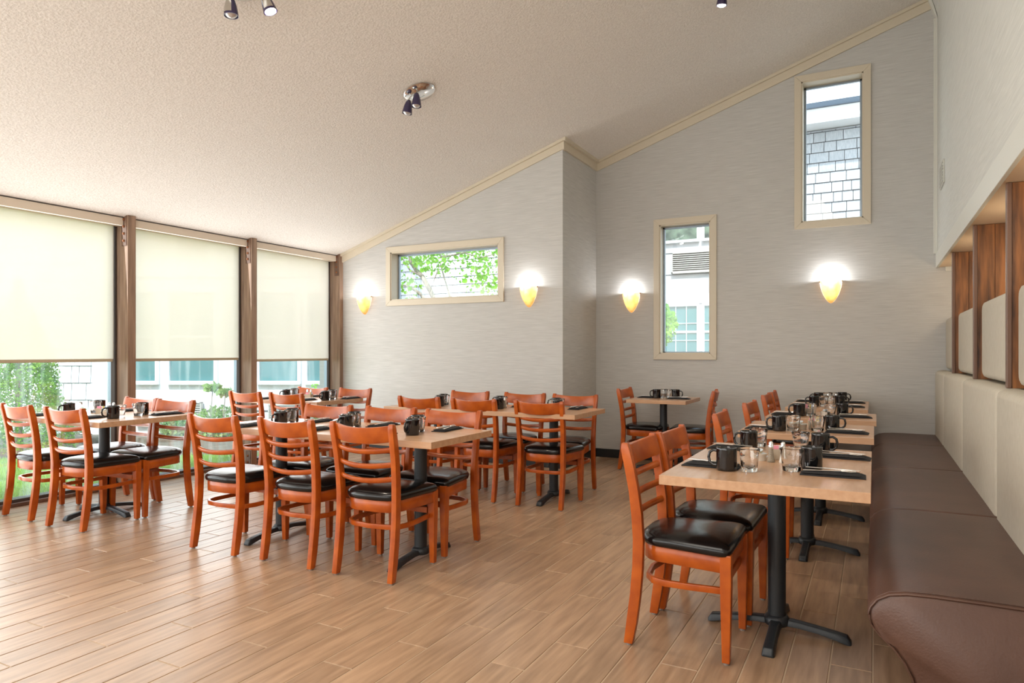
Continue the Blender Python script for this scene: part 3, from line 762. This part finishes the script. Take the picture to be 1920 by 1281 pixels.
centre(-.38, 5.76, 'third bench table', {'ram': (.05, -.03), 'salt': (-.03, -.03), 'caddy': (-.08, .03)})
benchset(D_[0], D_[1], [6.75, 7.30], 'farthest bench table')
centre(-.37, 7.08, 'farthest bench table', {'ram': (.0, .0), 'salt': (-.02, .12), 'pepper': (.05, .12), 'caddy': (.05, .2)})
# long and window tables: diners on the near side face +Y, on the far side face -Y
for nm, T, xs in (('long middle table', TM, (-3.60, -3.04, -2.53)), ('long rear table', TR, (-3.58, -2.97, -2.42)), ('left window table', TL, (-5.62, -5.06)), ('rear window table', TWD, (-5.56, -5.02))):
    sd = ('left', 'middle', 'right') if len(xs) == 3 else ('left', 'right')
    for x, s_ in zip(xs, sd):
        setting(x-.04, T[2]+.125, N_, 'near %s place of the %s' % (s_, nm), mug=(.165, .10), mh=-.25*PI-.9, tum=(.125, .175))
        setting(x+.17, T[3]-.125, S_, 'far %s place of the %s' % (s_, nm), mug=(.165, .09), mh=.2, tum=(.10, .165))
centre((TM[0]+TM[1])/2, 3.40, 'long middle table', {'salt': (.05, -.05), 'pepper': (.01, -.05), 'ram': (-.09, .0), 'caddy': (-.01, .03)})
centre((TR[0]+TR[1])/2+.05, 5.25, 'long rear table', {'ram': (-.13, -.03), 'caddy': (-.04, .0), 'salt': (.03, .0), 'pepper': (.07, .0)})
centre(-5.25, 3.22, 'left window table', {'ram': (-.0, -.03), 'pepper': (-.01, .04), 'caddy': (-.10, .0), 'salt': (-.05, .03)})
centre(-5.28, 5.33, 'rear window table', {'bowl': (-.10, -.03), 'caddy': (.06, -.02), 'salt': (-.03, .05), 'pepper': (.02, .05)})
setting(-2.12, 7.12, E_, 'left place of the small two-seat table', mug=(.03, .09), tum=(.0, .155))
setting(-1.79, 7.06, W_, 'right place of the small two-seat table', mug=(.08, .05), tum=(.10, .135))
centre(-1.97, 7.22, 'small two-seat table', {'salt': (.05, .03), 'ram': (-.03, .03)})

# ================================================================= WALL LAMPS
def sconce(x, y, z, label, pw):
    t = thing('wall_sconce', label, 'wall lamp', (x, y, z), 0, 'alabaster wall sconces')
    rings = []
    for r, h in ((.001, -.228), (.022, -.217), (.044, -.190), (.066, -.150), (.084, -.105), (.096, -.055), (.103, .0)):
        rings.append([(r*math.cos(PI+PI*i/20), r*math.sin(PI+PI*i/20)*1.05-.002, h) for i in range(21)])
    m = MB().loft(rings, cap=False, closed=False)
    m.build('bowl', 'alabaster', t, smooth=True)
    for s in (-1, 1):
        MB().lathe([(.006, -.012), (.008, -.006), (.006, .002)], 10, (s*.103, -.008, 0)).build('clip', 'bolt', t, smooth=True)
    MB().box(-.05, .05, -.012, 0, -.12, -.02).build('back_plate', 'nickel', t, bevel=.003)
    MB().lathe([(.001, -.06), (.012, -.055), (.014, -.03), (.010, -.012), (.001, -.008)], 12, (0, -.045, 0)).build('bulb', 'sconce_bulb', t, smooth=True)
    light('sconce_light', 'POINT', (x, y-.062, z+.005), pw, (.96, .98, 1.0), shadow_soft_size=.015)
    light('sconce_glow', 'POINT', (x, y-.05, z-.13), pw*.07, (1., .66, .32), shadow_soft_size=.03)
sconce(-5.64, YO, 1.945, 'lit alabaster wall sconce between the corner column and the wide window', 3.4)
sconce(-3.34, YO, 1.965, 'lit alabaster wall sconce right of the wide window', 3.4)
sconce(-2.50, YI, 1.935, 'lit alabaster wall sconce left of the narrow lower window', 3.4)
sconce(-.39, YI, 1.975, 'lit alabaster wall sconce below the high window', 5.0)

# ================================================================= CEILING SPOTS
SL = math.atan(.333)
def fixture(x, y, heads, label, rz=0.):
    z = cz(x)
    t = thing('ceiling_spotlight', label, 'ceiling light', (x, y, z), 0, 'chrome ceiling spot fixtures')
    m = MB().lathe([(.001, -.030), (.02, -.034), (.06, -.024), (.125, -.012), (.132, -.006), (.128, .0), (.001, 0)], 36, cap=False)
    tilt = Matrix.Rotation(-SL, 4, 'Y')
    m.v = [tuple(tilt @ Vector(p)) for p in m.v]
    m.build('canopy', 'chrome', t, smooth=True)
    for hx, hy, d, lit in heads:
        d = Vector(d).normalized(); q = d.to_track_quat('-Z', 'Y').to_matrix().to_4x4()
        base = Vector((hx, hy, -.055+.333*hx))
        def X(mb): mb.v = [tuple(q @ (Vector(p)*1.22)+base) for p in mb.v]; return mb
        MB().tube([Vector((hx*.7, hy*.7, -.02+.333*hx*.7)), base+Vector((0, 0, .01)), base], .010, seg=8).build('arm', 'nickel', t, smooth=True)
        hd = X(MB().lathe([(.001, .0), (.012, -.004), (.020, -.02), (.028, -.05), (.033, -.085), (.034, -.095), (.031, -.095), (.028, -.07), (.001, -.06)], 20, cap=False)).build('spot_head', 'purple', t, smooth=True)
        X(MB().lathe([(.0135, -.003), (.0215, -.02), (.0295, -.05), (.0345, -.085)], 6, cap=False, a0=-.5, a1=.9)).build('side_band', 'nickel', hd, smooth=True)
        X(MB().lathe([(.001, -.075), (.02, -.080), (.027, -.092), (.018, -.100), (.001, -.104)], 16, cap=False)).build('lamp', 'bulb' if lit else 'deadbulb', hd, smooth=True)
        if lit:
            l = light('spot_lamp', 'SPOT', tuple(Vector((x, y, z))+base+d*.14), 60, (1., .86, .68), spot_size=R_(95), spot_blend=.8, shadow_soft_size=.03)
            aim(l, d)
fixture(-3.31, 4.61, [(-.06, -.06, (-.1, -.1, -1), False), (.035, -.085, (.05, -.12, -1), False)], 'chrome ceiling fixture with two dark unlit spot heads, mid ceiling')
fixture(-3.27, 2.80, [(-.06, -.04, (.05, .0, -1), False), (.07, .09, (.35, .15, -1), True)], 'chrome ceiling fixture with one lit spot at the upper left frame edge')
fixture(-.98, 5.56, [(-.07, -.05, (-.1, .1, -1), True), (.02, -.07, (.1, -.1, -1), False)], 'chrome ceiling fixture with one lit spot at the upper right frame edge')

# ================================================================= OUTSIDE
gr = MB().box(-40, 20, 7.95, 40, -.9, -.35).build('ground', 'soil'); tag(gr, kind='structure')
# lawn outside the window wall, gently falling away
lw = MB().add([(-6.28, -3, -.03), (-6.28, 6.5, -.03), (-12.5, 3.2, -.18), (-12.5, -3, -.18), (-18.2, .19, -.2), (-18.2, -3, -.2)], [(0, 1, 2, 3), (3, 2, 4, 5)])
bd = MB().add([(-6.28, 6.5, -.04), (-6.28, 13, -.25), (-12.5, 13, -.25), (-12.5, 3.2, -.185), (-20, 13, -.25), (-20, -1.2, -.2)], [(0, 1, 2, 3), (3, 2, 4, 5)])
tag(bd.build('planting_bed', 'soil'), kind='structure')
tag(lw.build('lawn', 'lawn'), 'bright green lawn outside the window wall', kind='structure')
g = MB(); random.seed(3)
for i in range(24000):
    x = -6.35-random.random()**1.5*5.0; y = random.uniform(1.2, 6.4-(-6.28-x)*.53); z = -.03-.15*(-6.28-x)/6.2
    a = random.uniform(0, PI); w = .006; h = random.uniform(.03, .075); dx, dy = math.cos(a)*w, math.sin(a)*w; lx, ly = random.uniform(-.02, .02), random.uniform(-.02, .02)
    g.add([(x-dx, y-dy, z), (x+dx, y+dy, z), (x+lx, y+ly, z+h)], [(0, 1, 2)])
me = bpy.data.meshes.new('grass'); me.from_pydata(g.v, [], g.f); me.materials.append(M['grass']); tag(link('grass', me), 'short bright green grass on the lawn', 'grass', kind='stuff')
def clumps(n, fn, size, seed, tri=False):
    random.seed(seed); mb = MB()
    for i in range(n):
        c = Vector(fn()); s = size*random.uniform(.5, 1.3)
        u = Vector((random.gauss(0, 1), random.gauss(0, 1), random.gauss(0, 1))).normalized(); w = u.orthogonal().normalized()
        w = Matrix.Rotation(random.uniform(0, 6.28), 3, u) @ w; v_ = u.cross(w)
        mb.v += [tuple(c-w*s*.45), tuple(c+v_*s*.35), tuple(c+w*s*.6), tuple(c-v_*s*.35)]
        k = len(mb.v)-4; mb.f.append((k, k+1, k+2, k+3))
    return mb
def raw(mb, name, m, parent=None):
    me = bpy.data.meshes.new(name); me.from_pydata(mb.v, [], mb.f); me.materials.append(M[m]); return link(name, me, parent)
# arborvitae hedge trees left
def cone(cx_, cy, z0, h, r):
    def f():
        t = random.random()**.8; z = z0+h*t; rr = r*(1-t**1.6)*math.sqrt(random.uniform(.35, 1)); a = random.uniform(0, 2*PI)
        rr *= 1+.14*math.sin(a*5+z*6)
        return (cx_+rr*math.cos(a), cy+rr*math.sin(a), z)
    return f
def wx(s, d): return (s*ct-d*st, s*st+d*ct)      # camera-right distance, depth -> ground position
for i, (s, d, h, r, lab) in enumerate(((-6.72, 9.3, 2.45, .62, 'green conical cedar outside the leftmost window bay'), (-8.25, 9.6, 3.0, .85, 'taller green cedar left of the conical one, beyond the leftmost bay'))):
    x, y = wx(s, d); t = thing('cedar_tree', lab, 'tree', (x, y, -.25), 0, 'cedars outside')
    raw(clumps(22000, cone(0, 0, .05, h, r), .042, 20+i), 'foliage', 'cedar', t)['kind'] = 'stuff'
    MB().tube([(0, 0, 0), (0, 0, h*.9)], .12, seg=8, ws=[1, .2]).build('trunk', 'bark', t, smooth=True)
# ---- west building (its facade turned towards the window wall)
ox, oy = wx(0, 12.0)
wb = thing('guest_wing', 'white-sided building outside the window wall with teal windows and louvred vents', 'building', (ox, oy, 0), TH)
MB().box(-16, -2.95, .05, 3.0, -.3, 6.2).build('wall', 'white_siding', wb)
MB().box(-7.36, -7.10, -.03, .05, -.6, 6.2).build('corner_board', 'white_trim', wb)
for z in (.20, 2.55, 3.45, 4.5): MB().box(-7.08, -2.95, .035, .05, z, z+.02).build('panel_joint', 'gap', wb)
def extwin(parent, x0, x1, z0, z1, y=0., cols=0, rows=0, fr=.05, gl='dark_glass'):
    f = MB().box(x0-fr, x1+fr, y-.03, y+.04, z1, z1+fr).box(x0-fr, x1+fr, y-.05, y+.04, z0-fr*1.3, z0).box(x0-fr, x0, y-.03, y+.04, z0, z1).box(x1, x1+fr, y-.03, y+.04, z0, z1).build('window', 'white_trim', parent, bevel=.004)
    MB().box(x0, x1, y+.02, y+.03, z0, z1).build('pane', gl, f)
    zm = (z0+z1)/2
    MB().box(x0, x1, y-.005, y+.015, zm-.02, zm+.02).build('sash_rail', 'white_trim', f)
    for c in range(1, cols): xx = x0+(x1-x0)*c/cols; MB().box(xx-.007, xx+.007, y, y+.015, z0, z1).build('muntin', 'muntin', f)
    for c in range(1, rows): zz = z0+(z1-z0)*c/rows; MB().box(x0, x1, y, y+.015, zz-.007, zz+.007).build('muntin', 'muntin', f)
for x0, x1 in ((-6.98, -6.27), (-6.02, -5.24), (-4.44, -3.77), (-3.60, -3.02)):
    extwin(wb, x0, x1, .74, 2.29, .01); extwin(wb, x0, x1, 3.75, 5.2, .01)
extwin(wb, -9.6, -8.9, .74, 2.29, .01)
def louver(parent, x0, x1, z0, z1, y=0., n=9):
    f = MB().box(x0, x1, y-.06, y+.02, z1-.02, z1).box(x0, x1, y-.06, y+.02, z0, z0+.03).box(x0, x0+.02, y-.06, y+.02, z0, z1).box(x1-.02, x1, y-.06, y+.02, z0, z1).build('louvred_vent', 'louver', parent)
    MB().box(x0+.01, x1-.01, y+.0, y+.02, z0+.01, z1-.01).build('vent_back', 'louver_dark', f)
    p = (z1-z0-.05)/n
    for k in range(n):
        zz = z0+.03+p*k
        MB().add([(x0+.02, y-.055, zz), (x1-.02, y-.055, zz), (x1-.02, y-.01, zz+p*.4), (x0+.02, y-.01, zz+p*.4), (x0+.02, y-.055, zz+.012), (x1-.02, y-.055, zz+.012), (x1-.02, y-.01, zz+p*.4+.012), (x0+.02, y-.01, zz+p*.4+.012)],
                 [(0, 1, 2, 3), (7, 6, 5, 4), (0, 4, 5, 1), (1, 5, 6, 2), (2, 6, 7, 3), (3, 7, 4, 0)]).build('slat', 'louver', f)
louver(wb, -6.62, -5.44, -.03, .37); louver(wb, -6.60, -5.42, 3.0, 3.37); louver(wb, -4.27, -3.25, -.03, .33); louver(wb, -4.27, -3.25, 3.0, 3.37)
def shingles(parent, x0, x1, z0, z1, y, seed, exp=.19, budget=400, mats='shingle'):
    random.seed(seed); row = 0; z = z0; n = 0
    MB().box(x0, x1, y+.004, y+.02, z0, z1).build('sheathing', 'gap', parent)
    while z < z1-.02:
        x = x0-random.uniform(0, .15); h = min(exp, z1-z)
        while x < x1:
            w = random.uniform(.13, .34); a, b_ = max(x, x0), min(x+w, x1); x += w
            if b_-a < .03: continue
            d = random.uniform(0, .006)
            MB().add([(a+.005, y-.024-d, z+.010), (b_-.005, y-.024-d, z+.010), (b_-.005, y-.004, z+h), (a+.005, y-.004, z+h), (a+.005, y+.004, z+.010), (b_-.005, y+.004, z+.010)],
                     [(0, 1, 2, 3), (0, 4, 5, 1), (4, 3, 2, 5), (0, 3, 4), (1, 5, 2)]).build('shingle', mats, parent); n += 1
        z += h; row += 1
    return n
shingles(wb, -9.1, -7.36, -.2, 3.4, 0.02, 5, exp=.30)
MB().box(-16, -2.7, -.6, .05, 5.6, 5.72).build('eave', 'white_trim', wb)
MB().prism([(-.7, 5.72), (3.0, 7.2), (3.0, 5.72)], -16, -2.7, 'x').build('roof', 'roof', wb)
# ---- north building behind the back wall windows
nb = thing('main_building', 'white shingled building seen through the rear wall windows', 'building', (0, 13.5, 0), 0)
MB().box(-16, -5.0, .03, 4, -.6, 6.8).box(-2.35, 8, .03, 4, -.6, 5.26).build('wall', 'white_siding', nb)
MB().box(-5.0, -2.35, .03, 4, -.6, 6.8).build('bay_wall', 'grey_siding', nb)
shingles(nb, -10.7, -7.1, 2.25, 3.95, 0.02, 11, exp=.19)
shingles(nb, -1.45, .15, 3.2, 5.25, 0.02, 12, exp=.183, mats='grey_shingle')
for z in (2.20, 2.79, 3.22): MB().box(-5.0, -2.35, .02, .035, z-.008, z).build('panel_joint', 'gap', nb)
for x0, x1 in ((-4.6, -3.85), (-3.69, -3.06), (-2.92, -2.4)):
    extwin(nb, x0, x1, 1.49-.35, 2.15, .0, 3, 3, .04); extwin(nb, x0, x1, 3.46, 4.6, .0, 0, 0, .04, 'tree_reflection')
louver(nb, -3.55, -2.52, 2.80, 3.21)
MB().box(-2.2, 8, -.52, .03, 5.27, 5.30).build('eave', 'white_trim', nb)
MB().box(-2.2, 8, -.55, -.52, 5.23, 5.46).build('fascia', 'white_trim', nb)
MB().box(-2.2, 8, -.66, -.55, 5.46, 5.55).build('gutter', 'gutter', nb)
MB().prism([(-.62, 5.5), (4., 6.0), (4., 5.3), (-.50, 5.3)], -2.2, 8, 'x').build('roof', 'white_trim', nb)
for k, (z, th) in enumerate(((5.72, .012), (5.86, .010), (5.95, .008))):
    MB().tube([(-3.5, 12.4, z-.05), (2.0, 12.4, z+.05)], th, seg=6).build('overhead_cable', 'cable')
    tag(bpy.data.objects[-1] if False else [o for o in COL.objects if o.name.startswith('overhead_cable')][-1], ['lowest', 'middle', 'topmost'][k]+' thin dark cable crossing the high window', 'cable', 'overhead cables')
# ---- maple outside the wide window
mt = thing('maple_tree', 'green broad-leaved tree with bare branches outside the wide window', 'tree', (-7.15, 10.5, -.35))
def P3(x, z, y=0.): return (x+7.15, y, z+.35)
for pts, w in (([P3(-6.9, -.35), P3(-7.0, 1.4), P3(-7.15, 2.15), P3(-7.30, 2.40), P3(-7.46, 2.65), P3(-7.62, 2.80), P3(-7.74, 2.95), P3(-7.78, 3.3)], .13),
               ([P3(-7.05, 1.7), P3(-7.35, 2.1, .1), P3(-7.60, 2.36, .1), P3(-7.9, 2.5, .2), P3(-8.3, 2.6, .2)], .08),
               ([P3(-7.46, 2.66), P3(-7.68, 2.78, -.1), P3(-7.86, 3.02, -.1), P3(-8.1, 3.1, -.1)], .04),
               ([P3(-7.1, 2.0), P3(-7.2, 2.34, -.15), P3(-7.12, 2.6, -.1), P3(-7.08, 2.85, 0)], .035),
               ([P3(-6.98, 1.6), P3(-6.93, 2.3, .1), P3(-7.02, 2.55, .1), P3(-7.2, 2.9, .2)], .045),
               ([P3(-7.2, 3.3, 0), P3(-6.9, 2.96, -.2), P3(-6.41, 3.01, -.2), P3(-6.1, 2.9, -.2), P3(-5.8, 2.94, -.2)], .04),
               ([P3(-6.93, 2.3, .1), P3(-6.5, 2.0, .1), P3(-6.1, 1.9, .1)], .025)):
    MB().tube(pts, w, seg=8, ws=[1-.55*i/(len(pts)-1) for i in range(len(pts))]).build('branch', 'bark', mt, smooth=True)
lm = MB().add([(0, -.048, 0), (.036, -.022, .006), (.044, .012, .002), (.016, .028, .004), (0, .058, -.004), (-.016, .028, .004), (-.044, .012, .002), (-.036, -.022, .006), (0, 0, -.004)],
              [(8, 0, 1), (8, 1, 2), (8, 2, 3), (8, 3, 4), (8, 4, 5), (8, 5, 6), (8, 6, 7), (8, 7, 0)]).mesh('leaf', smooth=False)
lm.materials.append(M['leaf'])
random.seed(21)
def leafspot():
    while True:
        x, z = random.uniform(-7.95, -5.6), random.uniform(2.15, 3.35)
        u = (x+7.95)/2.35
        top = z > 2.95-.10*math.sin(u*7)
        if top: return x, z
        if u > .62 and z > 2.25+.25*math.sin(u*13) and random.random() < .55: return x, z
        if u < .12 and z < 2.75 and random.random() < .5: return x, z
        if .2 < u < .5 and z > 2.7 and random.random() < .6: return x, z
for i in range(300):
    x, z = leafspot(); o = link('leaf', lm, mt, (x+7.15, random.uniform(-.45, .25), z+.35))
    o.rotation_euler = (random.uniform(.5, 2.6), random.uniform(-.9, .9), random.uniform(0, 6.28)); s = random.uniform(.6, 1.25); o.scale = (s, s, s)
def lf():
    x, z = leafspot(); return (x+7.15, random.uniform(-.5, .5), z+.35)
raw(clumps(1300, lf, .075, 31), 'outer_leaves', 'leaf', mt)['kind'] = 'stuff'
# ---- small tree left of the narrow window and shrubs
def ball(c, r, zs=1.):
    def f():
        u = Vector((random.gauss(0, 1), random.gauss(0, 1), random.gauss(0, 1))).normalized()*(random.random()**.4)
        return (c[0]+u.x*r, c[1]+u.y*r, c[2]+u.z*r*zs)
    return f
t = thing('ornamental_tree', 'small dark-leaved tree at the lower left of the narrow window', 'tree', (-3.42, 12.2, -.35))
raw(clumps(750, ball((0, 0, 2.1), .30, 1.35), .10, 41), 'foliage', 'leaf', t)['kind'] = 'stuff'
raw(clumps(500, ball((-.12, 0, 1.60), .2, 1.2), .08, 42), 'foliage', 'shrub', t)['kind'] = 'stuff'
MB().tube([(0, 0, 0), (-.02, 0, 1.0), (.0, 0, 2.0)], .06, seg=8, ws=[1, .8, .4]).build('trunk', 'bark', t, smooth=True)
for i, (s, d, r, h, n, lab) in enumerate(((-4.75, 11.0, .42, .30, 1500, 'low leafy shrub below the middle window bay'), (-5.45, 11.2, .30, .26, 1000, 'low shrub under the louvred vent, left of the leafy shrub'),
                                       (-3.2, 11.2, .20, .65, 500, 'small bright shrub at the right edge of the right bay'), (-7.05, 11.0, .28, .38, 900, 'small shrub at the foot of the shingled wall'))):
    x, y = wx(s, d); t = thing('shrub', lab, 'shrub', (x, y, -.24), 0, 'garden shrubs')
    raw(clumps(n, ball((0, 0, h), r, .8 if i != 2 else 1.6), .06, 50+i), 'foliage', 'shrub' if i != 2 else 'leaf', t)['kind'] = 'stuff'
    for k in range(3):
        a = k*2.1; MB().tube([(0, 0, 0), (.10*math.cos(a), .10*math.sin(a), h), (.2*math.cos(a), .2*math.sin(a), h+r*.6)], .018, seg=6).build('stem', 'bark', t)
for i, s in enumerate((-4.80, -4.60)):
    x, y = wx(s, 10.8); t = thing('leafy_sapling', ['thin sapling with whorled leaves, left of two beside the louvred vent', 'thin sapling with whorled leaves, right of two beside the louvred vent'][i], 'plant', (x, y, -.24), 0, 'thin saplings')
    MB().tube([(0, 0, 0), (.05, 0, .5), (.10, 0, .85+.08*(1-i))], .014, seg=6).build('stem', 'bark', t)
    raw(clumps(70, ball((.10, 0, .85+.08*(1-i)), .13, .5), .10, 60+i), 'foliage', 'shrub', t)['kind'] = 'stuff'
# bed edging
x, y = wx(-5.9, 10.55)
o = MB().box(-.9, .9, -.12, .12, -.24, -.06).build('garden_wall', 'soil', None, bevel=.03, loc=(x, y, 0)); o.rotation_euler = (0, 0, TH)
tag(o, 'low grey-brown kerb of the planting bed below the vents', 'kerb')
# rename top-level structure helpers and finish
for o in COL.objects:
    if o.type == 'LIGHT': o['kind'] = 'helper'
